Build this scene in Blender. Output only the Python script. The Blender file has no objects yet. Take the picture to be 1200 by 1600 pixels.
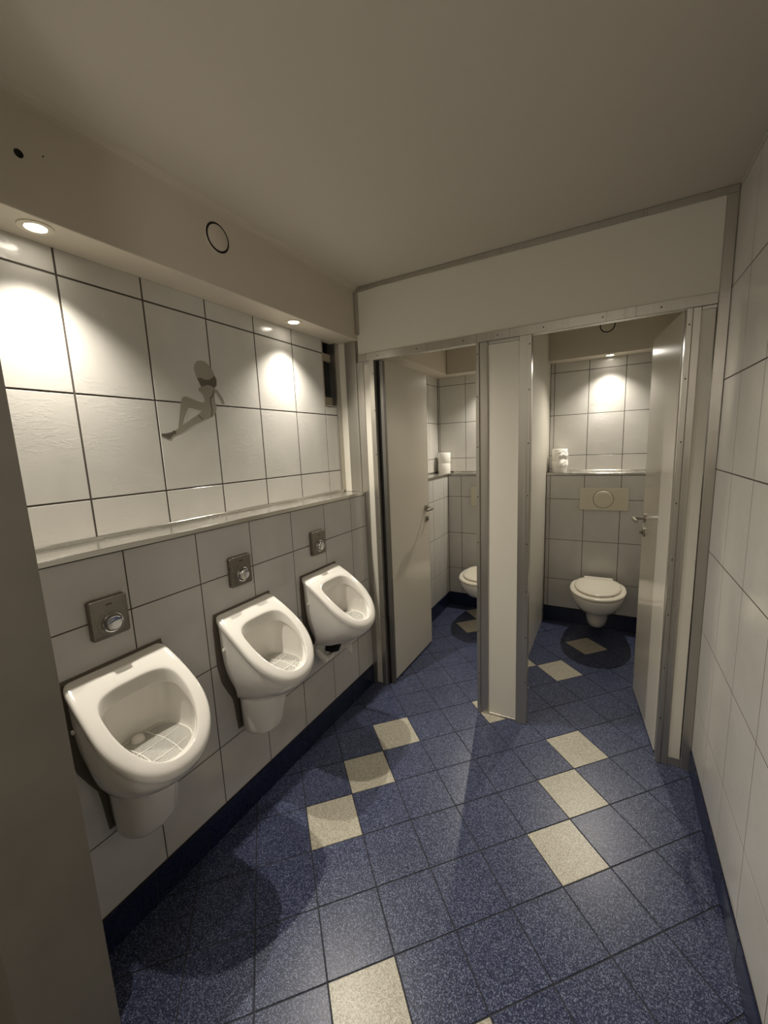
import bpy, bmesh, math, random
from mathutils import Vector, Matrix, noise

random.seed(7)
S = bpy.context.scene
COL = S.collection
PI = math.pi

# ------------------------------------------------------------------ camera
cam_d = bpy.data.cameras.new('camera'); cam = bpy.data.objects.new('camera', cam_d); COL.objects.link(cam)
S.camera = cam
CY, CP, CR, FPX = -0.5119, -0.1573, -0.0417, 630.98
fw = Vector((math.sin(CY)*math.cos(CP), math.cos(CY)*math.cos(CP), math.sin(CP)))
rt = Vector((math.cos(CY), -math.sin(CY), 0)); up = rt.cross(fw)
r2 = math.cos(CR)*rt + math.sin(CR)*up; u2 = -math.sin(CR)*rt + math.cos(CR)*up
M = Matrix((r2, u2, -fw)).transposed().to_4x4(); M.translation = Vector((1.2918, 0.0076, 1.5063))
cam.matrix_world = M
cam_d.sensor_fit = 'VERTICAL'; cam_d.sensor_height = 36.0; cam_d.lens = FPX/1600*36.0
cam_d.clip_start = 0.02; cam_d.clip_end = 50

# ------------------------------------------------------------------ world, exposure, room lights
S.view_settings.view_transform = 'Standard'; S.view_settings.look = 'None'
S.view_settings.gamma = 1.0; S.view_settings.exposure = 0.82
S.view_settings.use_curve_mapping = False
wd = bpy.data.worlds.new('world'); S.world = wd; wd.use_nodes = True
wd.node_tree.nodes['Background'].inputs[0].default_value = (1.0, 0.93, 0.80, 1)
wd.node_tree.nodes['Background'].inputs[1].default_value = 0.02
SPOT_W = 34.0
WARM = (1.0, 0.935, 0.825)
# added fill light in the unseen lobby, brightens the room (fitting further down)
LOBBY = (1.12, -0.68, 1.97)
ll = bpy.data.lights.new('lobby_fill', 'POINT'); ll.energy = 8.5; ll.color = (1.0, 0.94, 0.86); ll.shadow_soft_size = 0.13
lo = bpy.data.objects.new('lobby_fill', ll); lo.location = LOBBY; COL.objects.link(lo)

# ------------------------------------------------------------------ dimensions
W, D, YB, H, NI = 1.666, 2.075, 3.53, 2.40, 0.1434
ZS, ZB = 1.250, 2.118            # shelf top, underside of bulkhead
YF = 0.327                       # inner face of the front wall
ZR = [0.126, 0.3677, 0.704, 1.0403]
ZU = [1.262, 1.3723+0.011, 1.7086, 2.0449, 2.118]

# ------------------------------------------------------------------ materials
def mat(name, base=(0.8, 0.8, 0.8), rough=0.5, metal=0.0, spec=0.5, emis=None, estr=0):
    m = bpy.data.materials.new(name); m.use_nodes = True
    b = m.node_tree.nodes['Principled BSDF']
    b.inputs['Base Color'].default_value = (*base, 1); b.inputs['Roughness'].default_value = rough
    b.inputs['Metallic'].default_value = metal; b.inputs['Specular IOR Level'].default_value = spec
    if emis: b.inputs['Emission Color'].default_value = (*emis, 1); b.inputs['Emission Strength'].default_value = estr
    return m, m.node_tree, b
def N(nt, t, **kw):
    n = nt.nodes.new(t)
    for k, v in kw.items():
        if k.startswith('i_'): n.inputs[k[2:].replace('_', ' ')].default_value = v
        else: setattr(n, k, v)
    return n
def pos(nt, scale=(1, 1, 1), rot=(0, 0, 0)):
    g = N(nt, 'ShaderNodeNewGeometry'); m = N(nt, 'ShaderNodeMapping'); m.inputs['Scale'].default_value = scale
    m.inputs['Rotation'].default_value = rot
    nt.links.new(g.outputs['Position'], m.inputs['Vector']); return m.outputs[0]
def ramp(nt, src, stops):
    r = N(nt, 'ShaderNodeValToRGB'); e = r.color_ramp.elements
    while len(e) < len(stops): e.new(0.5)
    for q, (p, c) in zip(e, stops): q.position = p; q.color = (*c, 1) if len(c) == 3 else c
    nt.links.new(src, r.inputs[0]); return r.outputs[0]
def bump(nt, b, src, strength, dist):
    n = N(nt, 'ShaderNodeBump'); n.inputs['Strength'].default_value = strength; n.inputs['Distance'].default_value = dist
    nt.links.new(src, n.inputs['Height']); nt.links.new(n.outputs[0], b.inputs['Normal'])
def g3(v): return (v, v, v)

def tile_mat(name, col, relief, rough):
    m, nt, b = mat(name, col, rough, 0, 0.5)
    p = pos(nt)
    n1 = N(nt, 'ShaderNodeTexNoise', i_Scale=5.0, i_Detail=3.0, i_Distortion=0.6); nt.links.new(p, n1.inputs['Vector'])
    c = ramp(nt, n1.outputs['Fac'], [(0.35, tuple(x*0.93 for x in col)), (0.65, col)])
    nt.links.new(c, b.inputs['Base Color'])
    # trowelled relief: short strokes and flat patches
    p2 = pos(nt, (9, 9, 30), (0.5, 0.35, 0.2))
    n2 = N(nt, 'ShaderNodeTexNoise', i_Scale=1.6, i_Detail=4.0, i_Roughness=0.55, i_Distortion=1.4); nt.links.new(p2, n2.inputs['Vector'])
    s = ramp(nt, n2.outputs['Fac'], [(0.50, g3(0)), (0.54, g3(.8)), (0.60, g3(.55)), (0.72, g3(1))])
    n3 = N(nt, 'ShaderNodeTexNoise', i_Scale=9.0, i_Detail=2.0); nt.links.new(p, n3.inputs['Vector'])
    mx = N(nt, 'ShaderNodeMix', data_type='RGBA', blend_type='MULTIPLY'); mx.inputs[0].default_value = 1
    k = ramp(nt, n3.outputs['Fac'], [(0.42, g3(0)), (0.62, g3(1))])
    nt.links.new(s, mx.inputs[6]); nt.links.new(k, mx.inputs[7])
    bump(nt, b, mx.outputs[2], relief, 0.0012)
    return m
TILE = tile_mat('wall_tile_glaze', (0.64, 0.62, 0.575), 0.22, 0.14)
TILE_LOW = tile_mat('lower_wall_tile_glaze', (0.62, 0.60, 0.565), 0.12, 0.13)
GROUT, nt, b = mat('dark_grout', (0.075, 0.062, 0.05), 0.9)
FGROUT, nt, b = mat('floor_grout', (0.035, 0.036, 0.045), 0.85)

def speck_mat(name, base, light, dark, rough):
    m, nt, b = mat(name, base, rough, 0, 0.45)
    p = pos(nt, (1, 1, 1))
    vo = N(nt, 'ShaderNodeTexVoronoi', i_Scale=440.0); nt.links.new(p, vo.inputs['Vector'])
    sr = N(nt, 'ShaderNodeSeparateColor'); nt.links.new(vo.outputs['Color'], sr.inputs[0])
    c = ramp(nt, sr.outputs[0], [(0.0, dark), (0.30, dark), (0.42, base), (0.70, base), (0.86, light), (1.0, light)])
    n2 = N(nt, 'ShaderNodeTexNoise', i_Scale=3.0, i_Detail=5.0); nt.links.new(p, n2.inputs['Vector'])
    k = ramp(nt, n2.outputs['Fac'], [(0.3, g3(.86)), (0.7, g3(1))])
    mx = N(nt, 'ShaderNodeMix', data_type='RGBA', blend_type='MULTIPLY'); mx.inputs[0].default_value = 1
    nt.links.new(c, mx.inputs[6]); nt.links.new(k, mx.inputs[7]); nt.links.new(mx.outputs[2], b.inputs['Base Color'])
    bump(nt, b, n2.outputs['Fac'], 0.03, 0.0006)
    return m
BLUE = speck_mat('blue_speckled_tile', (0.036, 0.047, 0.112), (0.20, 0.23, 0.34), (0.013, 0.017, 0.048), 0.33)
CREAM = speck_mat('cream_speckled_tile', (0.53, 0.50, 0.41), (0.68, 0.64, 0.53), (0.36, 0.32, 0.235), 0.33)
SKIRT, nt, b = mat('dark_blue_glaze', (0.014, 0.022, 0.072), 0.22)
n = N(nt, 'ShaderNodeTexNoise', i_Scale=220.0, i_Detail=2.0); nt.links.new(pos(nt), n.inputs['Vector'])
nt.links.new(ramp(nt, n.outputs['Fac'], [(0.4, (0.007, 0.011, 0.034)), (0.7, (0.020, 0.028, 0.072))]), b.inputs['Base Color'])

PLASTER, nt, b = mat('ceiling_plaster', (0.60, 0.555, 0.475), 0.8)
n = N(nt, 'ShaderNodeTexNoise', i_Scale=260.0, i_Detail=2.0); nt.links.new(pos(nt), n.inputs['Vector']); bump(nt, b, n.outputs['Fac'], 0.25, 0.0008)
BULK, nt, b = mat('bulkhead_paint', (0.60, 0.545, 0.45), 0.6)
PAINT, nt, b = mat('grey_jamb_paint', (0.26, 0.24, 0.2), 0.55)
n = N(nt, 'ShaderNodeTexNoise', i_Scale=4.0, i_Detail=6.0); nt.links.new(pos(nt), n.inputs['Vector'])
nt.links.new(ramp(nt, n.outputs['Fac'], [(0.3, (0.19, 0.173, 0.143)), (0.7, (0.25, 0.228, 0.19))]), b.inputs['Base Color'])
LAM, nt, b = mat('white_laminate', (0.66, 0.625, 0.54), 0.28)
n = N(nt, 'ShaderNodeTexNoise', i_Scale=60.0, i_Detail=3.0); nt.links.new(pos(nt), n.inputs['Vector']); bump(nt, b, n.outputs['Fac'], 0.08, 0.0006)
DOORM, nt, b = mat('door_laminate', (0.66, 0.62, 0.54), 0.16)
n = N(nt, 'ShaderNodeTexNoise', i_Scale=25.0, i_Detail=2.0); nt.links.new(pos(nt), n.inputs['Vector']); bump(nt, b, n.outputs['Fac'], 0.10, 0.001)
def metal_mat(name, col, rough, sc, metal=1.0):
    m, nt, b = mat(name, col, rough, metal)
    n = N(nt, 'ShaderNodeTexNoise', i_Scale=1.0, i_Detail=4.0); nt.links.new(pos(nt, sc), n.inputs['Vector'])
    nt.links.new(ramp(nt, n.outputs['Fac'], [(0.3, tuple(x*0.90 for x in col)), (0.7, col)]), b.inputs['Base Color'])
    r = ramp(nt, n.outputs['Fac'], [(0.3, g3(rough*0.8)), (0.7, g3(rough*1.25))]); nt.links.new(r, b.inputs['Roughness'])
    return m
ALU = metal_mat('brushed_aluminium', (0.52, 0.495, 0.44), 0.33, (150, 150, 0.7), 0.88)
ALU_DARK = metal_mat('dark_aluminium_profile', (0.20, 0.19, 0.17), 0.4, (90, 90, 2.5), 0.7)
SHELFM = metal_mat('scuffed_steel_shelf', (0.62, 0.60, 0.55), 0.24, (14, 5, 20), 0.9)
STEEL = metal_mat('satin_steel', (0.26, 0.24, 0.205), 0.33, (5, 120, 120), 0.95)
CHROME, nt, b = mat('chrome', (0.80, 0.80, 0.80), 0.08, 1.0)
HANDLE, nt, b = mat('worn_steel_handle', (0.45, 0.42, 0.37), 0.28, 1.0)
CERAMIC, nt, b = mat('white_vitreous_china', (0.78, 0.75, 0.69), 0.10, 0, 0.5); b.inputs['Coat Weight'].default_value = 0.3; b.inputs['Coat Roughness'].default_value = 0.04
SEATM, nt, b = mat('cream_toilet_seat', (0.80, 0.75, 0.63), 0.2)
CREAMP, nt, b = mat('cream_plastic', (0.68, 0.635, 0.50), 0.35)
WHITEP, nt, b = mat('white_plastic', (0.82, 0.80, 0.74), 0.35)
PAPER, nt, b = mat('tissue_paper', (0.88, 0.86, 0.80), 0.9)
n = N(nt, 'ShaderNodeTexNoise', i_Scale=300.0); nt.links.new(pos(nt), n.inputs['Vector']); bump(nt, b, n.outputs['Fac'], 0.3, 0.001)
GAP_SEAL, nt, b = mat('shadow_gap_seal', (0.13, 0.11, 0.085), 0.7)  # dark sealant, its tone also carries the shadow gap along the wall
BLACK, nt, b = mat('black_gap', (0.006, 0.005, 0.005), 0.8)
DARK, nt, b = mat('dark_screw', (0.05, 0.042, 0.035), 0.45, 0.6)
GLASSD, nt, b = mat('dark_window_glass', (0.018, 0.020, 0.016), 0.08)
FRAMEP, nt, b = mat('beige_window_frame', (0.42, 0.37, 0.28), 0.4)
LENS, nt, b = mat('lit_lens', (1, 1, 1), 0.3, 0, 0.5, (1.0, 0.93, 0.80), 14)
LENS_OFF, nt, b = mat('frosted_lens', (0.8, 0.78, 0.7), 0.2)
RIM, nt, b = mat('white_painted_rim', (0.70, 0.64, 0.52), 0.35)
FOIL, nt, b = mat('silver_vinyl', (0.42, 0.395, 0.335), 0.22, 0.35)
FOIL_D, nt, b = mat('dark_silver_vinyl', (0.17, 0.155, 0.125), 0.22, 0.4)
FOIL_L, nt, b = mat('bright_silver_vinyl', (0.72, 0.70, 0.62), 0.2, 0.2)

# ------------------------------------------------------------------ helpers
def link(name, bm, m, parent=None, smooth=False, loc=None):
    me = bpy.data.meshes.new(name); bm.normal_update(); bm.to_mesh(me); bm.free()
    if m: me.materials.append(m)
    if smooth:
        for p in me.polygons: p.use_smooth = True
    o = bpy.data.objects.new(name, me); COL.objects.link(o)
    if parent: o.parent = parent
    if loc: o.location = loc
    return o
def tagm(o, label=None, cat=None, group=None, kind=None):
    if label: o['label'] = label
    if cat: o['category'] = cat
    if group: o['group'] = group
    if kind: o['kind'] = kind
    return o
def empty(name, loc, label=None, cat=None, group=None, kind=None, parent=None):
    o = bpy.data.objects.new(name, None); o.empty_display_size = 0.05; COL.objects.link(o); o.location = loc
    if parent: o.parent = parent
    return tagm(o, label, cat, group, kind)
def abox(bm, a, b):
    x0, y0, z0 = (min(a[i], b[i]) for i in range(3)); x1, y1, z1 = (max(a[i], b[i]) for i in range(3))
    v = [bm.verts.new(c) for c in ((x0,y0,z0),(x1,y0,z0),(x1,y1,z0),(x0,y1,z0),(x0,y0,z1),(x1,y0,z1),(x1,y1,z1),(x0,y1,z1))]
    fs = []
    for f in ((0,3,2,1),(4,5,6,7),(0,1,5,4),(1,2,6,5),(2,3,7,6),(3,0,4,7)): fs.append(bm.faces.new([v[i] for i in f]))
    return fs
def boxo(name, a, b, m, parent=None, bev=0.0, seg=1):
    bm = bmesh.new(); abox(bm, a, b)
    if bev > 0: bmesh.ops.bevel(bm, geom=bm.edges[:], offset=bev, segments=seg, profile=0.5, affect='EDGES')
    return link(name, bm, m, parent, smooth=False)
def boxes(name, lst, m, parent=None, bev=0.0):
    bm = bmesh.new()
    for a, b in lst: abox(bm, a, b)
    if bev > 0: bmesh.ops.bevel(bm, geom=bm.edges[:], offset=bev, segments=1, affect='EDGES')
    return link(name, bm, m, parent)
def rings(bm, rs, closed=True, cap0=False, cap1=False):
    vs = [[bm.verts.new(p) for p in r] for r in rs]
    for a, b in zip(vs[:-1], vs[1:]):
        n = len(a)
        for i in range(n if closed else n-1):
            j = (i+1) % n
            bm.faces.new((a[i], a[j], b[j], b[i]))
    if cap0: bm.faces.new(vs[0][::-1])
    if cap1: bm.faces.new(vs[-1])
    return vs
def lathe(name, prof, m, parent=None, n=40, axis='Z', loc=(0, 0, 0), cap0=True, cap1=True, sy=1.0):
    """prof: (radius, height) pairs; axis is the direction heights run along"""
    bm = bmesh.new(); rs = []
    for r, h in prof:
        ring = []
        for i in range(n):
            a = 2*PI*i/n; c, s = r*math.cos(a), r*math.sin(a)*sy
            ring.append({'Z': (c, s, h), 'X': (h, c, s), '-Y': (c, -h, s), 'Y': (s, h, c)}[axis])
        rs.append(ring)
    rings(bm, rs, True, cap0, cap1)
    bmesh.ops.recalc_face_normals(bm, faces=bm.faces[:])
    o = link(name, bm, m, parent, True, loc); smooth_angle(o); return o
def smooth_angle(o, ang=40):
    o.data.set_sharp_from_angle(angle=math.radians(ang))
def tube(name, pts, r, m, parent=None, n=12, loc=None):
    bm = bmesh.new(); rs = []
    pts = [Vector(p) for p in pts]; rr = r if isinstance(r, (list, tuple)) else [r]*len(pts)
    for i, p in enumerate(pts):
        t = (pts[min(i+1, len(pts)-1)] - pts[max(i-1, 0)]).normalized()
        a = t.orthogonal().normalized() if i == 0 else (a - t*a.dot(t)).normalized()
        b_ = t.cross(a)
        rs.append([p + rr[i]*(a*math.cos(2*PI*k/n) + b_*math.sin(2*PI*k/n)) for k in range(n)])
    rings(bm, rs, True, True, True); bmesh.ops.recalc_face_normals(bm, faces=bm.faces[:])
    o = link(name, bm, m, parent, True, loc); smooth_angle(o); return o

# ---- tiles: each one an object sharing mesh data with its equals
TCACHE = {}
def tile_mesh(w, h, m, t=0.006, bev=0.0006):
    k = (round(w, 4), round(h, 4), m.name)
    if k in TCACHE: return TCACHE[k]
    bm = bmesh.new()
    a = [(0, 0), (w, 0), (w, h), (0, h)]; i = [(bev, bev), (w-bev, bev), (w-bev, h-bev), (bev, h-bev)]
    rings(bm, [[(x, y, -t) for x, y in a], [(x, y, -bev) for x, y in a], [(x, y, 0) for x, y in i]], True, True, True)
    bmesh.ops.recalc_face_normals(bm, faces=bm.faces[:])
    me = bpy.data.meshes.new('tile'); bm.to_mesh(me); bm.free(); me.materials.append(m)
    TCACHE[k] = me; return me
def tiles(parent, org, U, V, us, vs, m, g=0.004, name='tile', skip=None):
    U, V, org = Vector(U), Vector(V), Vector(org); Nn = U.cross(V)
    for i in range(len(us)-1):
        for j in range(len(vs)-1):
            if skip and skip(us[i], us[i+1], vs[j], vs[j+1]): continue
            u0, u1 = us[i] + (g/2 if i else 0.0005), us[i+1] - (g/2 if i < len(us)-2 else 0.0005)
            v0, v1 = vs[j] + (g/2 if j else 0.0005), vs[j+1] - (g/2 if j < len(vs)-2 else 0.0005)
            if u1-u0 < 0.006 or v1-v0 < 0.006: continue
            o = bpy.data.objects.new(name, tile_mesh(u1-u0, v1-v0, m)); COL.objects.link(o)
            mw = Matrix((U, V, Nn)).transposed().to_4x4(); mw.translation = org + U*u0 + V*v0 + Nn*random.uniform(-0.0002, 0.0002)
            o.matrix_local = mw; o.parent = parent; o.matrix_local = mw
def cuts(lo, hi, first, pitch):
    k = math.ceil((lo-first)/pitch + 1e-6); r = [lo]
    x = first + k*pitch
    while x < hi - 1e-4:
        if x > lo + 0.004 and x < hi - 0.004: r.append(x)
        x += pitch
    return r + [hi]

# ------------------------------------------------------------------ floor
floor = boxo('floor', (-0.30, -1.4, -0.06), (1.90, YB+0.30, -0.0018), FGROUT); tagm(floor, 'blue speckled tile floor laid diagonally with cream squares', 'floor', kind='structure')
FT, FA, FO = 0.2021, 0.7949, (1.2108, 1.2917)
WHITE = {(0,0),(1,1),(2,2),(4,5),(6,6),(-2,4),(-3,3),(-4,2),(-4,-1),(1,4),(3,6),(2,5),(-3,-2),(3,9),(4,10)}
def clip(poly, lo, hi, ax):
    for val, sg in ((lo, 1), (hi, -1)):
        out = []
        for i in range(len(poly)):
            p, q = poly[i-1], poly[i]
            ip, iq = sg*(p[ax]-val) >= 0, sg*(q[ax]-val) >= 0
            if ip != iq:
                t = (val-p[ax])/(q[ax]-p[ax]); out.append((p[0]+t*(q[0]-p[0]), p[1]+t*(q[1]-p[1])))
            if iq: out.append(q)
        poly = out
        if not poly: break
    return poly
ca, sa = math.cos(FA), math.sin(FA); full = {}
for i in range(-14, 16):
    for j in range(-14, 20):
        g = 0.0022
        sq = [(i*FT+g, j*FT+g), ((i+1)*FT-g, j*FT+g), ((i+1)*FT-g, (j+1)*FT-g), (i*FT+g, (j+1)*FT-g)]
        P = [(FO[0]+a*ca-b_*sa, FO[1]+a*sa+b_*ca) for a, b_ in sq]
        Q = clip(P, 0.003, W-0.003, 0)
        if Q: Q = clip(Q, YF-0.45, YB-0.003, 1)
        if len(Q) < 3: continue
        ar = abs(sum(Q[k-1][0]*Q[k][1]-Q[k][0]*Q[k-1][1] for k in range(len(Q))))/2
        if ar < 2e-4: continue
        m = CREAM if (i, j) in WHITE else BLUE
        if len(Q) == 4 and ar > 0.97*(FT-2*g)**2:
            o = bpy.data.objects.new('tile', tile_mesh(FT-2*g, FT-2*g, m)); COL.objects.link(o); o.parent = floor
            o.location = (P[0][0], P[0][1], random.uniform(-0.0002, 0.0002)); o.rotation_euler = (0, 0, FA)
        else:
            bm = bmesh.new(); c = (sum(q[0] for q in Q)/len(Q), sum(q[1] for q in Q)/len(Q))
            rings(bm, [[(x-c[0], y-c[1], -0.006) for x, y in Q], [(x-c[0], y-c[1], 0) for x, y in Q]], True, True, True)
            bmesh.ops.recalc_face_normals(bm, faces=bm.faces[:])
            o = link('tile', bm, m, floor, loc=(c[0], c[1], 0))
        if m is CREAM: o['label'] = 'cream speckled tile'

# ------------------------------------------------------------------ walls
G = 0.0013
WY0, WY1 = 1.928, 2.052         # little window opening in the recess
wall_left = boxes('wall_left', [
    ((-0.34, -0.30, 0), (-G, YB+NI+0.15, ZS-0.02)),
    ((-0.34, -0.30, ZS-0.02), (-NI-G, WY0, H)),
    ((-0.34, WY0, ZS-0.02), (-NI-G, WY1, 1.757)),
    ((-0.34, WY1, ZS-0.02), (-NI-G, YB+NI+0.15, H))], GROUT)
tagm(wall_left, 'white tiled wall behind the urinals with a lit recess above', 'wall', kind='structure')
tiles(wall_left, (0, 0, 0), (0, 1, 0), (0, 0, 1), cuts(YF, YB, 0.4161, 0.25), ZR+[ZS-0.021], TILE_LOW, 0.0038)
def skipwin(u0, u1, v0, v1): return (u0 < (WY0+WY1)/2 < u1) and v1 > 1.72
ucl = cuts(YF, 2.050, 0.6686, 0.2527)
ucl = [u for u in ucl if not (1.90 < u < 1.95)]; ucl.insert(-1, WY0)
tiles(wall_left, (-NI, 0, 0), (0, 1, 0), (0, 0, 1), ucl, ZU, TILE, 0.0060, skip=skipwin)
tiles(wall_left, (-NI, 0, 0), (0, 1, 0), (0, 0, 1), [WY0+0.002, 2.050], [1.711, 1.755], TILE, 0.0)
tiles(wall_left, (-NI, 0, 0), (0, 1, 0), (0, 0, 1), cuts(2.13, YB+NI, 0.6686, 0.2527), ZU, TILE, 0.0045)

wall_back = boxes('wall_back', [((-0.14, YB+G, 0), (W, YB+NI+0.15, ZS-0.02)), ((-0.14, YB+NI+G, ZS-0.02), (W, YB+NI+0.15, H))], GROUT)
tagm(wall_back, 'white tiled wall behind the toilets with a recess above', 'wall', kind='structure')
tiles(wall_back, (0, YB, 0), (1, 0, 0), (0, 0, 1), cuts(0.003, 0.80, 0.125, 0.25), ZR+[ZS-0.021], TILE_LOW, 0.0038)
tiles(wall_back, (0, YB, 0), (1, 0, 0), (0, 0, 1), cuts(0.846, W, 0.125, 0.25), ZR+[ZS-0.021], TILE_LOW, 0.0038)
tiles(wall_back, (0, YB+NI, 0), (1, 0, 0), (0, 0, 1), cuts(-NI+0.004, 0.80, 0.125, 0.25), ZU, TILE, 0.0045)
tiles(wall_back, (0, YB+NI, 0), (1, 0, 0), (0, 0, 1), cuts(0.846, W, 0.125, 0.25), ZU, TILE, 0.0045)

wall_right = boxo('wall_right', (W+0.0005, -0.9, 0), (W+0.2, YB+NI+0.15, H), GROUT)
tagm(wall_right, 'glossy white tiled wall on the right', 'wall', kind='structure')
tiles(wall_right, (W, 0, 0), (0, -1, 0), (0, 0, 1), [-c for c in cuts(-0.1, YB, 1.08, 0.25)[::-1]], [0.106, 0.345, 0.681, 1.028, 1.367, 1.712, 2.047, 2.383, H], TILE, 0.0040)

wall_front = boxes('wall_front', [((-0.14, 0.176, 0), (0.37, YF, H)), ((0.0, 0.176, 2.36), (0.37, YF, H))], PAINT)
tagm(wall_front, 'grey painted door jamb at the entrance beside the first urinal', 'wall', kind='structure')
wl = boxes('wall_lobby', [((-0.14, -1.4, 0), (0.0, 0.176, H)), ((0.0, -1.4, 0), (W, -1.3, H)), ((W, -1.4, 0), (W+0.2, -0.9, H))], PLASTER)
tagm(wl, 'plain beige wall of the lobby outside the entrance', 'wall', kind='structure')

# ------------------------------------------------------------------ ceiling with its bulkhead
ceiling = boxo('ceiling', (-0.34, -1.4, H), (W+0.2, YB+NI+0.15, H+0.1), PLASTER)
tagm(ceiling, 'plain beige plaster ceiling', 'ceiling', kind='structure')
bm = bmesh.new()
def soffit(bm, y0, y1):   # section in x/z, rounded lower lip, coved meeting with the ceiling
    sec = [(-NI-0.03, ZB), (-0.004, ZB), (-0.001, ZB+0.001), (0, ZB+0.004), (0, H-0.03)]
    sec += [(0.03-0.03*math.cos(a), H-0.03+0.03*math.sin(a)) for a in [PI/8*k for k in range(1, 5)]] + [(-NI-0.03, H)]
    rings(bm, [[(x, y0, z) for x, z in sec], [(x, y1, z) for x, z in sec]], True, True, True)
soffit(bm, YF, YB+NI-0.002)
bmesh.ops.recalc_face_normals(bm, faces=bm.faces[:])
link('bulkhead', bm, BULK, ceiling)
boxes('bulkhead', [((0.004, YB, ZB), (W, YB+NI+0.01, H))], BULK, ceiling, 0.002)
lathe('cable_hole', [(0.0095, 0), (0.0095, 0.0015), (0.0082, 0.002), (0.0075, 0.0004)], BLACK, ceiling, 20, 'X', (0.0, 0.562, 2.252))
lathe('cable_hole', [(0.002, 0), (0.002, 0.001)], BLACK, ceiling, 10, 'X', (0.0, 0.614, 2.273))

# ------------------------------------------------------------------ little window in the recess
win = empty('window_1', (-NI, (WY0+WY1)/2, 1.757), 'small dark window in the recess beside the partition', 'window', kind='structure')
def wb(name, a, b, m, bev=0.0): 
    o = boxo(name, a, b, m, None, bev); o.parent = win; o.location = (NI, -(WY0+WY1)/2, -1.757); return o
wb('sill', (-0.30, WY0, 1.757), (-NI+0.002, WY1, 1.764), ALU)
wb('reveal', (-0.30, WY0, 1.764), (-NI, WY0+0.006, ZB), FRAMEP)
wb('reveal', (-0.30, WY1-0.006, 1.764), (-NI, WY1, ZB), ALU_DARK)
wb('frame', (-0.195, WY0+0.006, 1.764), (-0.172, WY1-0.006, 1.815), FRAMEP, 0.003)
wb('frame', (-0.195, WY0+0.006, 2.015), (-0.172, WY1-0.006, 2.06), FRAMEP, 0.003)
wb('pane', (-0.188, WY0+0.006, 1.815), (-0.184, WY1-0.006, 2.015), GLASSD)
wb('dark_gap_sheet', (-0.200, WY0+0.006, 1.764), (-0.197, WY1-0.006, ZB), BLACK)  # black sheet standing in for the shade in the gap around the frame

# ------------------------------------------------------------------ skirting
def skirt(name, org, U, length, label, h=0.122, start=0.0, pitch=0.20):
    U = Vector(U); V = Vector((0, 0, 1)); Nn = U.cross(V); o_ = Vector(org)
    bm = bmesh.new(); a = o_; 
    pts = [a, a+U*length, a+U*length+Nn*0.0035, a+Nn*0.0035]
    rings(bm, [[p for p in pts], [p+V*(h-0.002) for p in pts]], True, True, True)
    bmesh.ops.recalc_face_normals(bm, faces=bm.faces[:])
    s = link(name, bm, FGROUT); tagm(s, label, 'baseboard', kind='structure')
    tiles(s, o_+Nn*0.0065, U, (0, 0, 1), cuts(0, length, start, pitch), [0.002, h], SKIRT, 0.003, name='skirting_tile')
    return s
skirt('baseboard_left', (0, YF, 0), (0, 1, 0), D-YF, 'dark blue tiled skirting under the urinals', start=0.09)
skirt('baseboard_right', (W, D, 0), (0, -1, 0), D+0.1, 'dark blue tiled skirting along the right wall', h=0.102)
skirt('baseboard_back', (0.008, YB, 0), (1, 0, 0), 0.79, 'dark blue skirting behind the toilet in the left cubicle')
skirt('baseboard_back', (0.846, YB, 0), (1, 0, 0), W-0.854, 'dark blue skirting behind the toilet in the right cubicle')
skirt('baseboard_left', (0, D+0.06, 0), (0, 1, 0), YB-D-0.068, 'dark blue skirting on the side wall of the left cubicle')

# ------------------------------------------------------------------ metal shelf ledges
def ledge_y(y0, y1, label):
    s = empty('shelf_ledge', (0, y0, ZS-0.018), label, 'shelf')
    def lb(name, a, b, bev=0.0006):
        o = boxo(name, a, b, SHELFM, None, bev); o.parent = s; o.location = (0, -y0, -(ZS-0.018)); return o
    lb('top_plate', (-NI+0.001, y0, ZS-0.002), (0.006, y1, ZS)); lb('front_lip', (0.004, y0, ZS-0.0175), (0.0065, y1, ZS-0.0022)); lb('back_upstand', (-NI+0.0005, y0, ZS+0.0003), (-NI+0.003, y1, ZS+0.012))
ledge_y(YF+0.001, D-0.002, 'scuffed metal ledge running above the urinals')
ledge_y(D+0.05, YB+NI-0.002, 'metal ledge on the side wall of the left cubicle')
def ledge_x(x0, x1, label):
    s = empty('shelf_ledge', (x0, YB, ZS-0.018), label, 'shelf')
    def lb(name, a, b, bev=0.0006):
        o = boxo(name, a, b, SHELFM, None, bev); o.parent = s; o.location = (-x0, -YB, -(ZS-0.018)); return o
    lb('top_plate', (x0, YB-0.006, ZS-0.002), (x1, YB+NI-0.001, ZS)); lb('front_lip', (x0, YB-0.0065, ZS-0.0175), (x1, YB-0.004, ZS-0.0022)); lb('back_upstand', (x0, YB+NI-0.003, ZS+0.0003), (x1, YB+NI-0.0005, ZS+0.012))
ledge_x(0.0075, 0.80, 'metal ledge above the toilet in the left cubicle')
ledge_x(0.846, W-0.001, 'metal ledge above the toilet in the right cubicle')

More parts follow.
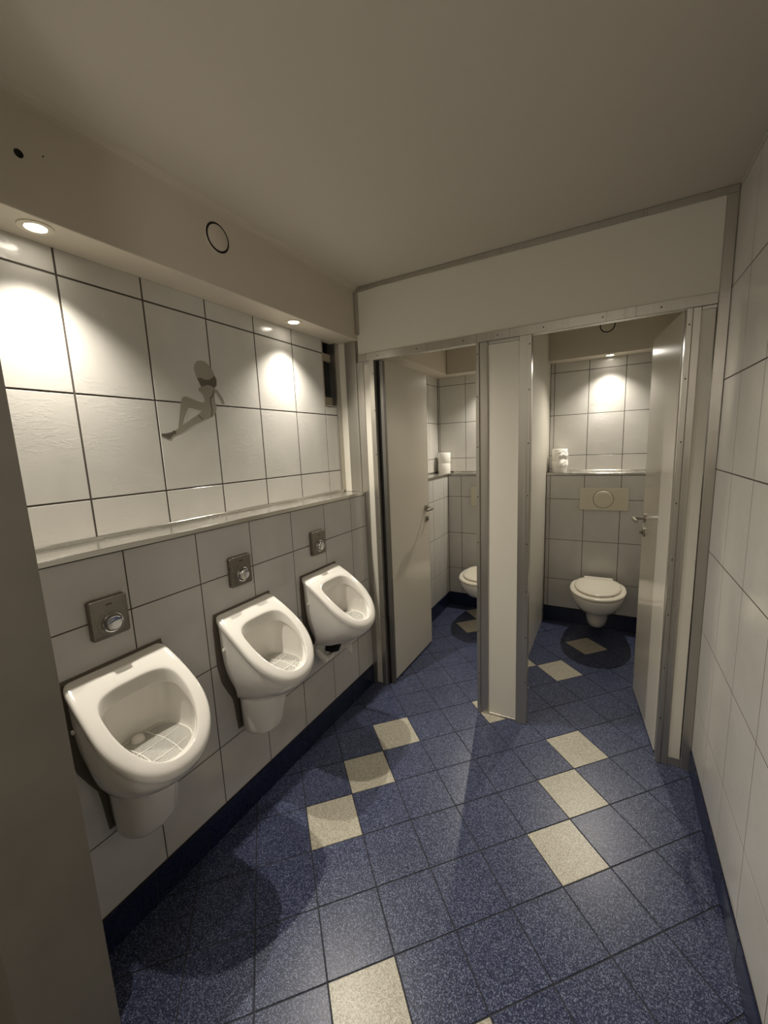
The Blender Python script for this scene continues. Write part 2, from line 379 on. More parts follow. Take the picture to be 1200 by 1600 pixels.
# ------------------------------------------------------------------ cubicle partition
part = empty('wall_partition', (W/2, D, 0), 'white cubicle front with aluminium profiles and two door openings', 'partition', kind='structure')
def kx(x): return 1.2918+(x-1.2918)*0.9893 if 0.015 < x < 1.64 else x
def kz(z): return 1.5063+(z-1.5063)*0.9893 if 1.9 < z < 2.1 else z
def pb(name, x0, x1, z0, z1, m, y0=0.0, y1=0.04, bev=0.0015):
    x0, x1, z0, z1 = kx(x0), kx(x1), kz(z0), kz(z1)
    o = boxo(name, (x0, D+y0, z0), (x1, D+y1, z1), m, None, bev); o.parent = part; o.location = (-W/2, -D, 0); return o
pb('header_panel', 0.0, 1.634, 2.046, 2.372, LAM, 0.006, 0.034, 0)
pb('profile', 0.0, W-0.001, 2.372, H-0.001, ALU, 0.0, 0.04)
pb('profile', 0.0015, 0.0145, ZB+0.03, 2.3715, ALU, -0.020, 0.006, 0.001)
pb('profile', 1.633, W-0.001, 0.0, 2.3715, ALU, -0.002, 0.04)
pb('profile', 0.0, 1.632, 2.003, 2.0455, ALU, -0.002, 0.04)
# left stile
pb('profile', -0.012, 0.020, 0.0, 2.0025, ALU, 0.0, 0.04)
pb('panel', 0.0205, 0.0575, 0.012, 1.988, LAM, 0.004, 0.036, 0)
pb('profile', 0.0205, 0.0575, 1.9885, 2.0025, ALU, 0.001, 0.04)
pb('profile', 0.0205, 0.0575, 0.0, 0.0115, ALU, 0.001, 0.04)
pb('profile', 0.058, 0.090, 0.0, 2.0025, ALU, -0.002, 0.04)
pb('jamb_and_gap', 0.0905, 0.104, 0.0, 2.0025, BLACK, 0.03, 0.07)  # black strip drawn for the shaded gap between frame and jamb
pb('jamb_and_gap', 0.1045, 0.128, 0.0, 2.0025, ALU_DARK, 0.034, 0.06)
# centre post
pb('profile', 0.683, 0.701, 0.0, 2.0025, ALU, -0.006, 0.04)
pb('profile', 0.7015, 0.7435, 0.0, 2.0025, ALU, 0.0, 0.04)
pb('panel', 0.744, 0.893, 0.014, 1.986, LAM, 0.005, 0.036, 0)
pb('profile', 0.744, 0.893, 1.9865, 2.0025, ALU, 0.002, 0.04)
pb('profile', 0.744, 0.893, 0.0, 0.0135, ALU, 0.002, 0.04)
pb('profile', 0.8935, 0.950, 0.0, 2.0025, ALU, -0.003, 0.04)
# right stile
pb('profile', 1.536, 1.556, 0.0, 2.0025, ALU, -0.004, 0.04)
pb('profile', 1.5565, 1.584, 0.0, 2.0025, ALU, 0.0, 0.04)
pb('panel', 1.5845, 1.6285, 0.045, 1.988, LAM, 0.004, 0.036, 0)
pb('profile', 1.5845, 1.6325, 1.9885, 2.0025, ALU, 0.001, 0.04)
pb('profile', 1.5845, 1.6325, 0.0, 0.0445, ALU, 0.001, 0.04)
# recess end above the ledge
pb('profile', -NI+0.012, -NI+0.001, ZS+0.013, ZB-0.001, ALU, -0.035, 0.0, 0.001)
pb('panel', -NI+0.001, -0.0885, ZS+0.001, ZB-0.001, LAM, 0.0005, 0.036, 0)
pb('profile', -0.088, -0.0125, ZS+0.001, ZB-0.001, ALU, -0.004, 0.04)
def screw(x, z, y=-0.006):
    return lathe('screw', [(0.0032, -0.001), (0.0032, 0.0008), (0.0020, 0.0014)], DARK, part, 10, '-Y', (kx(x)-W/2, y, kz(z)))
ZSC = [1.95, 1.74, 1.49, 1.235, 0.99, 0.74, 0.49, 0.24]
for z in ZSC:
    screw(0.692, z, -0.006); screw(0.084, z-0.02, -0.002); screw(0.941, z+0.01, -0.003); screw(1.546, z-0.01, -0.004)
for x in (0.115, 0.36, 0.62, 0.79, 1.0, 1.24, 1.45): screw(x, 2.024, -0.002)

# ------------------------------------------------------------------ cubicle divider
bm = bmesh.new()
prof = [(D+0.041, 0.004), (YB-0.007, 0.004), (YB-0.007, ZS+0.001), (YB+NI-0.001, ZS+0.001), (YB+NI-0.001, ZB-0.001), (YB-0.001, ZB-0.001), (YB-0.001, H-0.001), (D+0.041, H-0.001)]
rings(bm, [[(0.803, y, z) for y, z in prof], [(0.843, y, z) for y, z in prof]], True, True, True)
bmesh.ops.recalc_face_normals(bm, faces=bm.faces[:])
dv = link('wall_divider', bm, LAM); tagm(dv, 'white laminate divider between the two cubicles', 'partition', kind='structure')

# ------------------------------------------------------------------ doors
def lever(parent, sgn, y, z, x0):
    """door hardware on a face with normal sgn*x in the door's local frame (local y runs from hinge to free edge)"""
    h = lathe('handle_rose', [(0.026, 0), (0.026, 0.006*sgn), (0.023, 0.009*sgn)], HANDLE, parent, 28, 'X', (x0, y, z))
    t = tube('lever', [(0, 0, 0), (sgn*0.030, 0, 0), (sgn*0.042, -0.003, 0), (sgn*0.050, -0.012, 0), (sgn*0.052, -0.030, 0), (sgn*0.052, -0.115, 0)], [0.0085, 0.0085, 0.0092, 0.0098, 0.0100, 0.0100], HANDLE, h, 14, (0.007*sgn, 0, 0))
    k = lathe('keyhole_rose', [(0.026, 0), (0.026, 0.005*sgn), (0.023, 0.008*sgn)], HANDLE, parent, 28, 'X', (x0, y, z-0.080))
    boxes('lock_knob', [((0.0*sgn, -0.004, -0.010), (0.016*sgn, 0.004, 0.010))], HANDLE, k, 0.002).location = (0.008*sgn, 0, 0)
def door(name, hx, hy, fx, fy, sgn, label):
    """hinge point (hx,hy) and free end (fx,fy) of the face that looks into the opening"""
    L = math.hypot(fx-hx, fy-hy); rz = math.atan2(-(fx-hx), fy-hy)
    d = empty(name, (hx, hy, 0), label, 'door', kind='structure'); d.rotation_euler = (0, 0, rz)
    x1 = -0.040*sgn
    boxo('door_leaf', (0, 0, 0.012), (x1, L, 2.008), DOORM, d, 0.0015)
    boxo('kick_seal', (-0.003*sgn, 0.004, 0.003), (x1+0.003*sgn, L-0.004, 0.0118), BLACK, d)
    boxo('edge_strip', (0.0*sgn, L+0.0002, 0.012), (x1, L+0.0015, 2.008), ALU, d)
    lever(d, sgn, L-0.055, 1.065, 0.0)
    return d
door('door_1', 0.131, D+0.064, 0.140, 2.735, 1, 'left cubicle door swung open flat against the tiled side')
door('door_2', 1.531, D+0.060, 1.468, 2.668, -1, 'right cubicle door swung open showing its glossy face')
boxo('door_stop', (1.5365, D+0.041, 0.0), (1.548, D+0.052, 2.0), BLACK, part).location = (-W/2, -D, 0)

# ------------------------------------------------------------------ urinals
UL, UX0, UN, UH0, UH1 = 0.300, 0.154, 2.177, 0.145, 0.155
UZB, UZT, USAG = 0.906, 0.669, -0.022
def usurf(x): u = x/UL; return UZB + (UZT-UZB)*u - USAG*math.sin(PI*min(max(u, 0), 1))
def resample(poly, c, n):
    out = []
    for k in range(n):
        a = 2*PI*k/n + 1e-4; dx, dy = math.cos(a), math.sin(a); best = None
        for i in range(len(poly)):
            (x0, y0), (x1, y1) = poly[i-1], poly[i]
            ex, ey = x1-x0, y1-y0; det = dx*(-ey) + dy*ex
            if abs(det) < 1e-12: continue
            t = ((x0-c[0])*(-ey) + (y0-c[1])*ex)/det; s = (dx*(y0-c[1]) - dy*(x0-c[0]))/det
            if t > 0 and -1e-6 <= s <= 1+1e-6 and (best is None or t < best): best = t
        out.append((c[0]+dx*best, c[1]+dy*best))
    return out
half = []
for k in range(61):
    s = k/60
    if s < 0.35: x = UX0*s/0.35; y = UH0+(UH1-UH0)*math.sin(s/0.35*PI/2)
    else:
        a = (s-0.35)/0.65*PI/2; x = UX0+(UL-UX0)*math.sin(a)**(2/UN); y = UH1*max(math.cos(a), 0)**(2/UN)
    half.append((x, y))
outer_poly = half + [(x, -y) for x, y in half[::-1][1:]]
NU = 72; UC = (0.165, 0.0)
outer = resample(outer_poly, UC, NU)
op = []
for k in range(120):
    a = 2*PI*k/120; cx_, sy_ = math.cos(a), math.sin(a)
    if cx_ >= 0: x = 0.150+0.131*abs(cx_)**(2/2.1); y = 0.114*math.copysign(abs(sy_)**(2/2.1), sy_)
    else: x = 0.150-0.074*abs(cx_)**(2/3.4); y = 0.114*math.copysign(abs(sy_)**(2/3.4), sy_)
    op.append((x, y))
inner = resample(op, UC, NU)
def scl(loop, sx, sy, c=(0.165, 0), dx=0): return [(c[0]+(x-c[0])*sx+dx, c[1]+(y-c[1])*sy) for x, y in loop]
def urinal_body():
    bm = bmesh.new(); R = []
    def inset(loop, d):
        o = []
        for x, y in loop:
            vx, vy = x-UC[0], y-UC[1]; l = math.hypot(vx, vy); o.append((UC[0]+vx*(l-d)/l, UC[1]+vy*(l-d)/l))
        return o
    # bowl interior, from the drain floor upwards
    def cav(f, sy):   # cavity outline: pushed back under the lip towards the wall
        o = []
        for x, y in inner:
            xx = x - 0.040*f*max(0, (0.165-x)/0.089)**0.8 if x < 0.165 else x - 0.030*f*((x-0.165)/0.116)
            o.append((xx, y*sy))
        return o
    zf = 0.650
    R.append([(0.14+(x-0.14)*0.03, y*0.03, zf) for x, y in inner])
    R.append([(0.14+(x-0.14)*0.80, y*0.80, zf) for x, y in cav(1, 0.95)])
    R.append([(0.14+(x-0.14)*0.93, y*0.93, zf+0.002) for x, y in cav(1, 0.95)])
    R.append([(x, y, zf+0.010) for x, y in cav(1, 0.96)])
    def lipd(x): return 0.047 - 0.030*min(max((x-0.08)/0.18, 0), 1)
    R.append([(x, y, zf+0.01+(usurf(ix)-lipd(ix)+0.004-zf-0.01)*0.9) for (x, y), (ix, iy) in zip(cav(0.95, 0.99), inner)])
    for f_, sc_, dz in ((0.62, 0.985, 0.006), (0.10, 0.965, 0.0015), (0.02, 0.958, 0.0003)):
        R.append([(x, y, usurf(ix)-lipd(ix)+dz) for (x, y), (ix, iy) in zip(cav(f_, sc_), inner)])
    R.append([(x, y, usurf(x)-lipd(x)) for x, y in scl(inner, 0.975, 0.955)])
    R.append([(x, y, usurf(x)-lipd(x)+0.0022) for x, y in scl(inner, 0.972, 0.950)])
    R.append([(x, y, usurf(x)-lipd(x)*0.5) for x, y in scl(inner, 0.982, 0.965)])
    R.append([(x, y, usurf(x)-0.0075) for x, y in scl(inner, 0.991, 0.985)])
    R.append([(x, y, usurf(x)-0.0022) for x, y in scl(inner, 1.003, 1.003)])
    R.append([(x, y, usurf(x)-0.0003) for x, y in scl(inner, 1.028, 1.026)])
    def out_ring(d, dz): return [(max(x, 0.0), y, usurf(min(max(x, 0), UL))+dz) for x, y in inset(outer, d)]
    R.append(out_ring(0.016, 0.0)); R.append(out_ring(0.007, -0.0018)); R.append(out_ring(0.002, -0.006)); R.append(out_ring(0, -0.013))
    R.append(out_ring(0.001, -0.026)); R.append(out_ring(0.005, -0.034))
    low = resample([(0.0, -0.086), (0.0, 0.086), (0.045, 0.083), (0.085, 0.066), (0.110, 0.036), (0.120, 0.0), (0.110, -0.036), (0.085, -0.066), (0.045, -0.083)], (0.055, 0), NU)
    top = out_ring(0.007, -0.038)
    for t in (0.10, 0.22, 0.36, 0.5, 0.62, 0.74, 0.85, 0.93, 1.0):
        ring = []
        for (x, y, z), (lx, ly) in zip(top, low):
            fr = min(max(x/UL, 0), 1); e = 4.5*(1-fr)**1.2 + 1.55
            k = t**e; zz = z + (0.528-z)*t
            ring.append((max(x+(lx-x)*k, 0.0), y+(ly-y)*(t**(3.6-1.6*fr)), zz))
        R.append(ring)
    R.append([(0.055+(x-0.055)*0.5, y*0.5, 0.520) for x, y in low])
    rings(bm, R, True, True, True)
    bmesh.ops.recalc_face_normals(bm, faces=bm.faces[:])
    return bm
def trap_cover():
    bm = bmesh.new(); R = []
    def sec(hw, dp, z):  # flat back on the wall, rounded front with a soft ridge
        o = [(0.0, -hw)]
        for k in range(13):
            a = -PI/2 + PI*k/12; c, sn = math.cos(a), math.sin(a)
            o.append((dp*0.35 + dp*0.65*abs(c)**(2/2.3) + (0.003 if k == 6 else 0), hw*math.copysign(abs(sn)**(2/2.6), sn)))
        o.append((0.0, hw)); return [(x, y, z) for x, y in o]
    for q in ((0.085, 0.150, 0.556), (0.090, 0.163, 0.545), (0.089, 0.161, 0.505), (0.086, 0.150, 0.455), (0.083, 0.138, 0.405), (0.081, 0.132, 0.388), (0.075, 0.122, 0.378), (0.060, 0.095, 0.374)): R.append(sec(*q))
    rings(bm, R, True, True, True); bmesh.ops.recalc_face_normals(bm, faces=bm.faces[:])
    return bm
ub_mesh = None
def urinal(y, label, cover=True):
    global ub_mesh
    u = empty('urinal', (0.0005, y, 0.528), label, 'urinal', 'urinals along the tiled wall')
    if ub_mesh is None:
        o = link('bowl', urinal_body(), CERAMIC, u, True, (0, 0, -0.528))
        sm = o.modifiers.new('s', 'SUBSURF'); sm.levels = 1; sm.render_levels = 1
        ub_mesh = o
    else:
        o = ub_mesh.copy(); COL.objects.link(o); o.parent = u
    sl = [(0.1455, 0.908), (0.152, 0.85), (0.152, 0.70), (0.140, 0.625), (0.116, 0.570), (0.098, 0.532)] + ([(0.094, 0.50), (0.088, 0.42), (0.085, 0.39)] if cover else [(0.06, 0.523)])
    sp = [(a, b_) for a, b_ in sl] + [(-a, b_) for a, b_ in sl[::-1]]
    bm = bmesh.new(); rings(bm, [[(x, a, b_-0.528) for a, b_ in sp] for x in (0.0, 0.0025)], True, True, True)
    bmesh.ops.recalc_face_normals(bm, faces=bm.faces[:]); link('gap_seal', bm, GAP_SEAL, u)
    for s in (-1, 1):
        lathe('fixing_cap', [(0.0065, 0), (0.0065, 0.004), (0.004, 0.0065)], WHITEP, u, 16, 'Y', (0.041, 0, 0.25)).location = (0.041, s*0.150, 0.775-0.528)
    if cover:
        c = link('trap_cover', trap_cover(), CERAMIC, u, True, (0, 0, -0.528))
        sm = c.modifiers.new('s', 'SUBSURF'); sm.levels = 1; sm.render_levels = 1
    lathe('inlet_nozzle', [(0.019, 0), (0.019, 0.010), (0.015, 0.019), (0.007, 0.023), (0.0, 0.024)], CERAMIC, u, 28, 'Z', (0.066, 0.0, 0.6505-0.528), True, False)
    return u
U1 = urinal(0.598, 'white urinal nearest the entrance jamb')
U2 = urinal(1.095, 'white urinal in the middle with its trap cover on')
U3 = urinal(1.590, 'white urinal beside the cubicles with its waste pipe bare', False)
# bare waste pipe of the third urinal
lathe('wall_rosette', [(0.040, 0), (0.040, 0.004), (0.030, 0.014), (0.024, 0.016)], WHITEP, U3, 28, 'X', (0.002, -0.035, 0.480-0.528))
tube('waste_pipe', [(0.0, 0.0, 0.0), (0.03, 0, 0), (0.052, 0.004, 0.006), (0.060, 0.01, 0.03), (0.062, 0.012, 0.05)], 0.022, BLACK, U3, 16, (0.012, 0.018, -0.060))
tube('trap_bend', [(0.0, -0.07, 0.02), (0.02, -0.065, -0.01), (0.03, -0.045, -0.035), (0.032, -0.01, -0.045), (0.03, 0.02, -0.04)], [0.014, 0.016, 0.018, 0.017, 0.013], WHITEP, U3, 14, (0.01, 0.000, -0.052))
lathe('pipe_nut', [(0.020, 0), (0.022, 0.004), (0.022, 0.016), (0.019, 0.020)], WHITEP, U3, 12, 'Z', (0.042, -0.050, -0.100))
bm = bmesh.new()
pts = [(0.06, 0.0), (0.150, 0.0), (0.146, -0.03), (0.150, -0.078), (0.135, -0.066), (0.105, -0.045)]
rings(bm, [[(x, 0.03+0.15*(x-.06), z) for x, z in pts], [(x, 0.034+0.15*(x-.06), z) for x, z in pts]], True, True, True); bmesh.ops.recalc_face_normals(bm, faces=bm.faces[:])
link('outlet_flap', bm, CERAMIC, U3, False, (0, 0, 0.002))

# rubber screens lying in the urinals
MATO = []
for k in range(64):
    a = 2*PI*k/64; c, sn = math.cos(a), math.sin(a); n_ = 2.3 if c > 0 else 4.0
    MATO.append(((0.098 if c > 0 else 0.094)*math.copysign(abs(c)**(2/n_), c), 0.103*math.copysign(abs(sn)**(2/n_), sn)))
def chord(c, sn, o):   # where the line through offset o along (c, sn) crosses the outline
    hits = []
    for i in range(64):
        (x0, y0), (x1, y1) = MATO[i-1], MATO[i]
        d0, d1 = -sn*x0+c*y0-o, -sn*x1+c*y1-o
        if (d0 > 0) != (d1 > 0): t = d0/(d0-d1); hits.append((x0+t*(x1-x0))*c + (y0+t*(y1-y0))*sn)
    return (min(hits), max(hits)) if len(hits) >= 2 else None
def strip(bm, P, w, z0, z1):
    A_, B_ = [], []
    for i, p in enumerate(P):
        d = Vector(P[min(i+1, len(P)-1)]) - Vector(P[max(i-1, 0)]); d.normalize(); nn = Vector((-d.y, d.x))*w/2
        A_.append((p[0]+nn.x, p[1]+nn.y)); B_.append((p[0]-nn.x, p[1]-nn.y))
    q = A_ + B_[::-1]
    for i in range(len(P)-1):
        rings(bm, [[(*A_[i], z0), (*A_[i+1], z0), (*B_[i+1], z0), (*B_[i], z0)], [(*A_[i], z1), (*A_[i+1], z1), (*B_[i+1], z1), (*B_[i], z1)]], True, True, True)
def mat_mesh():
    bm = bmesh.new()
    for ang in (0.6, 0.6+PI/2):
        c, sn = math.cos(ang), math.sin(ang); o = -0.13
        while o < 0.13:
            h = chord(c, sn, o)
            if h: strip(bm, [(-sn*o+c*h[0], c*o+sn*h[0]), (-sn*o+c*h[1], c*o+sn*h[1])], 0.0024, 0.0, 0.0022)
            o += 0.0055
    return bm
def rib_mesh():
    bm = bmesh.new()
    strip(bm, MATO+[MATO[0]], 0.004, 0.0, 0.0055)
    for yo in (-0.045, 0.030): strip(bm, [(-0.090+0.185*k/10, yo+0.010*math.sin(PI*k/10)) for k in range(11)], 0.0030, 0.0, 0.0055)
    for xo in (-0.015, 0.050): strip(bm, [(xo+0.008*math.sin(PI*k/10), (-0.094+0.188*k/10)*(0.85 if xo > 0 else 1)) for k in range(11)], 0.0030, 0.0, 0.0050)
    bmesh.ops.recalc_face_normals(bm, faces=bm.faces[:]); return bm
for y, lb in ((0.598, 'white mesh screen mat lying in the urinal nearest the entrance'), (1.095, 'white mesh screen mat lying in the middle urinal'), (1.590, 'white mesh screen mat lying in the urinal beside the cubicles')):
    s = empty('urinal_mat', (0.143, y, 0.6545), lb, 'urinal mat', 'mesh mats in the urinals')
    bm = mat_mesh(); bmesh.ops.recalc_face_normals(bm, faces=bm.faces[:])
    f = link('fine_mesh', bm, WHITEP, s); f['kind'] = 'stuff'
    link('ribs', rib_mesh(), WHITEP, s)

# ------------------------------------------------------------------ flush plates over the urinals
for y, lb in ((0.597, 'square steel flush plate above the urinal nearest the entrance'), (1.090, 'square steel flush plate above the middle urinal'), (1.589, 'square steel flush plate above the urinal beside the cubicles')):
    f = empty('flush_plate', (0.0002, y, 1.045), lb, 'flush plate', 'flush plates above the urinals')
    bm = bmesh.new(); R = []; hw, hh = 0.053, 0.061
    def rr(a, b_, r, x):
        o = []
        for q, (sx, sy) in enumerate(((1, 1), (-1, 1), (-1, -1), (1, -1))):
            for k in range(6):
                t = PI/2*(q+k/5); o.append((x, sx*(a-r)+r*math.cos(t), sy*(b_-r)+r*math.sin(t)))
        return o
    rings(bm, [rr(hw, hh, 0.008, 0), rr(hw, hh, 0.008, 0.013), rr(hw-0.003, hh-0.003, 0.006, 0.0168), rr(hw-0.012, hh-0.012, 0.004, 0.018)], True, True, True)
    bmesh.ops.recalc_face_normals(bm, faces=bm.faces[:])
    o = link('plate', bm, STEEL, f, True); smooth_angle(o, 25)
    lathe('button_ring', [(0.040, 0.0165), (0.040, 0.0190), (0.037, 0.0195), (0.029, 0.0178)], STEEL, f, 40, 'X', (0.0, 0.003, -0.016))
    lathe('button_collar', [(0.029, 0.016), (0.0285, 0.0225), (0.0268, 0.0235), (0.0258, 0.0225), (0.0250, 0.016)], CHROME, f, 40, 'X', (0.0, 0.003, -0.016))
    lathe('button', [(0.0212, 0.016), (0.0212, 0.031), (0.0200, 0.0335), (0.0185, 0.0325), (0.0, 0.0330)], CHROME, f, 40, 'X', (0.0, 0.003, -0.016), True, False)
    boxo('maker_mark', (0.0176, -0.008, 0.0390), (0.0184, 0.008, 0.0425), DARK, f)

# ------------------------------------------------------------------ toilets
def egg(w, l, n=56, back=0.0, p=2.3):
    """plan outline: flat back at y=-back, front at y=-l"""
    cy_ = -(back+(l-back)*0.42); o = []
    for k in range(n):
        a = 2*PI*k/n; c, s = math.cos(a), math.sin(a)
        if s <= 0: y = cy_ + (l+cy_)*(-1)*abs(s)**(2/2.05); x = w*math.copysign(abs(c)**(2/2.05), c)
        else: y = cy_ + (-back-cy_)*abs(s)**(2/3.6); x = w*math.copysign(abs(c)**(2/3.6), c)*(1-0.10*s)
        o.append((x, y))
    return o
def toilet(x, label):
    t = empty('toilet', (x, YB-0.001, 0.09), label, 'toilet', 'wall-hung toilets in the cubicles')
    bm = bmesh.new(); R = []
    secs = [(0.135, 0.44, 0.300, 0.05), (0.125, 0.48, 0.360, 0.04), (0.135, 0.505, 0.398, 0.03), (0.150, 0.52, 0.4015, 0.02), (0.172, 0.534, 0.4010, 0.004), (0.180, 0.540, 0.396, 0.0), (0.181, 0.541, 0.380, 0), (0.178, 0.536, 0.360, 0), (0.168, 0.515, 0.325, 0), (0.148, 0.472, 0.285, 0), (0.122, 0.415, 0.262, 0), (0.100, 0.350, 0.242, 0), (0.088, 0.300, 0.222, 0), (0.081, 0.276, 0.195, 0), (0.076, 0.262, 0.14, 0), (0.069, 0.250, 0.10, 0), (0.050, 0.19, 0.088, 0)]
    for w, l, z, bk in secs: R.append([(px, py, z-0.09) for px, py in egg(w, l, 56, bk)])
    rings(bm, R, True, True, True); bmesh.ops.recalc_face_normals(bm, faces=bm.faces[:])
    link('bowl', bm, CERAMIC, t, True)
    bm = bmesh.new()
    R = [[(px, py, z-0.09) for px, py in egg(w, l, 56, bk)] for w, l, z, bk in ((0.176, 0.530, 0.4025, 0.085), (0.184, 0.541, 0.405, 0.08), (0.186, 0.544, 0.413, 0.078), (0.183, 0.541, 0.4205, 0.08), (0.172, 0.528, 0.4235, 0.09), (0.10, 0.44, 0.4235, 0.15))]
    rings(bm, R, True, True, True); bmesh.ops.recalc_face_normals(bm, faces=bm.faces[:])
    link('seat', bm, SEATM, t, True)
    bm = bmesh.new()
    R = [[(px, py, z-0.09) for px, py in egg(w, l, 56, bk)] for w, l, z, bk in ((0.150, 0.490, 0.4240, 0.10), (0.154, 0.496, 0.4270, 0.096), (0.154, 0.496, 0.4350, 0.096), (0.150, 0.490, 0.4395, 0.10), (0.130, 0.465, 0.4425, 0.115), (0.07, 0.38, 0.445, 0.18))]
    rings(bm, R, True, True, True); bmesh.ops.recalc_face_normals(bm, faces=bm.faces[:])
    link('lid', bm, SEATM, t, True)
    boxo('hinge_block', (-0.10, -0.105, 0.3135), (0.10, -0.055, 0.348), SEATM, t, 0.006, 3)
    boxo('lid_latch', (0.085, -0.452, 0.3340), (0.105, -0.440, 0.340), HANDLE, t, 0.001)
    for s in (-1, 1): lathe('fixing_cap', [(0.008, 0), (0.008, 0.005), (0.004, 0.008)], WHITEP, t, 16, 'X', (s*0.165, -0.12, 0.23))
    return t
toilet(0.395, 'wall-hung toilet in the left cubicle, half hidden by the post')
toilet(1.250, 'white wall-hung toilet with closed lid in the right cubicle')
for x, lb in ((0.383, 'cream flush plate on the wall of the left cubicle'), (1.261, 'cream flush plate with round button in the right cubicle')):
    f = empty('toilet_flush_plate', (x, YB-0.0002, 1.047), lb, 'flush plate', 'cream flush plates above the toilets')
    boxo('plate', (-0.165, -0.014, -0.086), (0.165, 0, 0.086), CREAMP, f, 0.003, 2)
    lathe('button_gap', [(0.0705, 0.0135), (0.0705, 0.0146)], BLACK, f, 48, '-Y', (-0.002, 0, 0.0))
    lathe('button', [(0.0675, 0.0146), (0.0675, 0.0165), (0.062, 0.019), (0.045, 0.0195), (0.0, 0.0175)], CREAMP, f, 48, '-Y', (-0.002, 0, 0.0), True, False)

# ------------------------------------------------------------------ toilet rolls
def roll(x, y, z, label, tilt=0.0):
    r = empty('toilet_roll', (x, y, z), label, 'toilet roll', 'toilet rolls on the ledges'); r.rotation_euler = (tilt, 0, random.random()*3)
    lathe('paper', [(0.020, 0.0), (0.054, 0.0), (0.0565, 0.004), (0.057, 0.047), (0.0565, 0.090), (0.054, 0.094), (0.022, 0.094), (0.020, 0.092), (0.020, 0.0)], PAPER, r, 40, 'Z', (0, 0, 0), False, False)
    lathe('cardboard_core', [(0.0198, 0.0005), (0.0198, 0.0935), (0.0185, 0.0935), (0.0185, 0.0005), (0.0198, 0.0005)], CREAMP, r, 28, 'Z', (0, 0, 0), False, False)
    return r
roll(-0.062, YB+0.075, ZS+0.0002, 'toilet roll standing on the ledge corner in the left cubicle, underneath another')
roll(-0.060, YB+0.076, ZS+0.0946, 'toilet roll stacked on top of another in the left cubicle')
roll(0.932, YB+0.070, ZS+0.0002, 'toilet roll on the ledge of the right cubicle, underneath a crumpled one')
r4 = roll(0.934, YB+0.070, ZS+0.0950, 'toilet roll with crumpled loose paper on top of another in the right cubicle'); r4.rotation_euler = (0, 0, 0)
bm = bmesh.new(); n1, n2 = 14, 16; grid = []
for i in range(n1+1):
    row = []
    for j in range(n2+1):
        u, v = i/n1, j/n2
        a = -1.9 + 1.7*u; rr_ = 0.060 + 0.016*v*math.sin(u*PI)**0.5 + 0.012*noise.noise((u*4, v*5, 1.3))
        row.append(bm.verts.new((rr_*math.cos(a)+0.004*noise.noise((u*6, v*6, 4)), rr_*math.sin(a), 0.090 - 0.135*v + 0.012*noise.noise((u*5, v*4, 8)) - 0.05*abs(u-0.5)*(1-v))))
    grid.append(row)
for i in range(n1):
    for j in range(n2): bm.faces.new((grid[i][j], grid[i+1][j], grid[i+1][j+1], grid[i][j+1]))
o = link('loose_sheet', bm, PAPER, r4, True); sm = o.modifiers.new('t', 'SOLIDIFY'); sm.thickness = 0.0006

# ------------------------------------------------------------------ recessed downlights and round vent caps
def downlight(x, y, label, on=True, watts=SPOT_W, r=0.040):
    d = empty('downlight', (x, y, ZB), label, 'downlight', 'recessed downlights in the bulkhead')
    lathe('trim_ring', [(r, -0.0002), (r-0.001, -0.0032), (r-0.008, -0.0045), (r*0.62, -0.0030), (r*0.60, -0.0004)], RIM, d, 36, 'Z', (0, 0, 0), False, False)
    lathe('lens', [(r*0.60, -0.0006), (r*0.55, -0.0024), (0.0, -0.0030)], LENS if on else LENS_OFF, d, 32, 'Z', (0, 0, 0), True, False)
    if on:
        l = bpy.data.lights.new('halogen_beam', 'SPOT'); l.energy = watts; l.color = WARM; l.spot_size = math.radians(126); l.spot_blend = 1.0; l.shadow_soft_size = 0.011
        o = bpy.data.objects.new('halogen_beam', l); o.parent = d; o.location = (0, 0, -0.012); COL.objects.link(o)
        o.rotation_euler = (0, math.radians(-23), 0) if x < 0 else (math.radians(-23), 0, 0)   # swivelled a little away from the wall
    return d
downlight(-0.055, 0.597, 'lit downlight over the urinal nearest the entrance')
downlight(-0.055, 1.602, 'lit downlight beside the small window')
downlight(1.262, YB+0.055, 'lit downlight over the toilet in the right cubicle', True, 27)
downlight(0.40, YB+0.055, 'downlight over the toilet in the left cubicle, hidden by the post', True, 29)
downlight(0.055, YB+0.075, 'dim downlight near the corner of the left cubicle', False)

def vent(name_loc, axis, label):
    v = empty('vent_cap', name_loc, label, 'vent cap', 'round vent caps in the bulkhead')
    lathe('gap_ring', [(0.0505, -0.001), (0.0505, 0.0042)], BLACK, v, 48, axis)
    lathe('disc', [(0.0425, 0.0), (0.0425, 0.007), (0.040, 0.0085), (0.0, 0.009)], BULK, v, 48, axis, (0, 0, 0), True, False)
    bm = bmesh.new(); 
    lathe('outer_ring', [(0.0505, 0.0), (0.0505, 0.0046), (0.052, 0.0046), (0.054, 0.0)], BULK, v, 48, axis, (0, 0, 0), False, False)
vent((0.0002, 1.143, 2.290), 'X', 'round white vent cap with dark ring above the middle urinal')
vent((1.238, YB-0.0002, 2.318), '-Y', 'round vent cap with dark ring above the toilet in the right cubicle')

# ------------------------------------------------------------------ silver wall sticker of a seated figure
stk = empty('wall_sticker', (-NI+0.0003, 1.09, 1.58), 'silver figure sticker of a seated woman in boots on the lit tiles', 'sticker')
def flat(name, pts, m, x=0.0):
    bm = bmesh.new(); f = bm.faces.new([bm.verts.new((x, y-1.09, z-1.58)) for y, z in pts])
    ex = bmesh.ops.extrude_face_region(bm, geom=[f]); bmesh.ops.translate(bm, verts=[e for e in ex['geom'] if isinstance(e, bmesh.types.BMVert)], vec=(0.0006, 0, 0))
    bmesh.ops.recalc_face_normals(bm, faces=bm.faces[:]); return link(name, bm, m, stk)
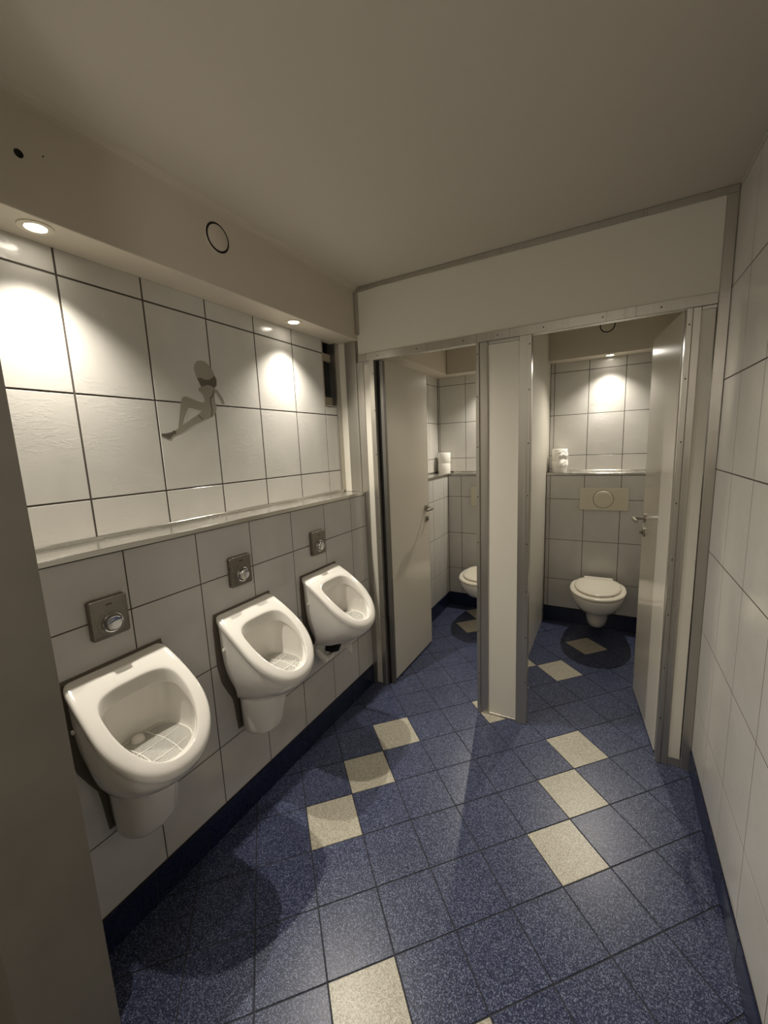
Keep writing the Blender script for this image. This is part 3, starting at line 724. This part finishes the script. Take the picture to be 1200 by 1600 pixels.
# outline measured in the plane of the wall (y, z)
def px(lst):   # zoom-crop pixels -> wall plane, by the bilinear frame of four measured corners
    out = []
    for a, b_ in lst:
        P_, Q_ = 220+a/8, 540+b_/8
        d = fw + r2*((P_-600)/FPX) - u2*((Q_-800)/FPX); c = Vector((1.2918, 0.0076, 1.5063)); q = c + d*((-NI-c.x)/d.x); out.append((q.y, q.z))
    return out
HEAD = px([(740,185),(695,195),(668,235),(662,290),(678,350),(700,405),(770,405),(780,425),(850,428),(890,405),(918,380),(905,330),(880,285),(840,235),(795,198)])
HAIR = px([(700,405),(770,405),(780,425),(850,428),(890,405),(918,372),(945,430),(945,500),(915,535),(880,505),(830,492),(790,505),(755,512),(735,475)])
TORSO = px([(755,512),(790,505),(830,492),(880,505),(915,535),(935,545),(920,620),(925,700),(945,770),(940,830),(905,880),(850,905),(780,930),(730,920),(708,870),(770,812),(760,775),(770,715),(800,695),(795,650),(765,600),(725,565),(722,535)])
THIGH = px([(540,635),(512,655),(500,700),(490,790),(480,900),(465,1045),(485,1060),(520,1000),(545,900),(590,780),(640,780),(705,800),(760,812),(770,775),(770,715),(700,690),(640,665),(590,645)])
LEG = px([(708,868),(640,910),(580,955),(530,990),(500,1010),(440,1050),(440,1108),(500,1090),(560,1055),(640,1000),(700,970),(760,945),(785,928),(735,900)])
BOOT = px([(258,1100),(300,1100),(350,1090),(390,1078),(410,1060),(440,1062),(440,1110),(410,1112),(385,1140),(360,1172),(330,1160),(300,1145),(262,1135)])
ARM = px([(935,545),(960,560),(1000,620),(1030,670),(1048,730),(1020,728),(985,660),(950,600),(928,580)])
flat('head', HEAD, FOIL); flat('hair', HAIR, FOIL_D, 0.0002); flat('torso', TORSO, FOIL, 0.0001); flat('upper_leg', THIGH, FOIL); flat('lower_leg', LEG, FOIL, 0.0003); flat('boot', BOOT, FOIL_D, 0.0005); flat('arm', ARM, FOIL)
flat('outline', px([(590,790),(598,795),(540,985),(528,985)]), FOIL_L, 0.0002)
flat('outline', px([(905,560),(915,565),(900,640),(875,660),(880,720),(895,800),(885,890),(876,888),(884,800),(868,720),(862,650),(890,625)]), FOIL_D, 0.0007)
flat('outline', px([(712,868),(722,866),(785,925),(775,930)]), FOIL_D, 0.0007)

# invented cord and cap for the added lobby fill light
lg = empty('added_fill_lamp', LOBBY, 'added fill lamp hanging unseen in the lobby', 'lamp')
lathe('cord', [(0.004, 0.12), (0.004, H-LOBBY[2]-0.001)], WHITEP, lg, 8, 'Z')
lathe('socket_cap', [(0.03, 0.112), (0.035, 0.135), (0.006, 0.15)], WHITEP, lg, 24, 'Z')
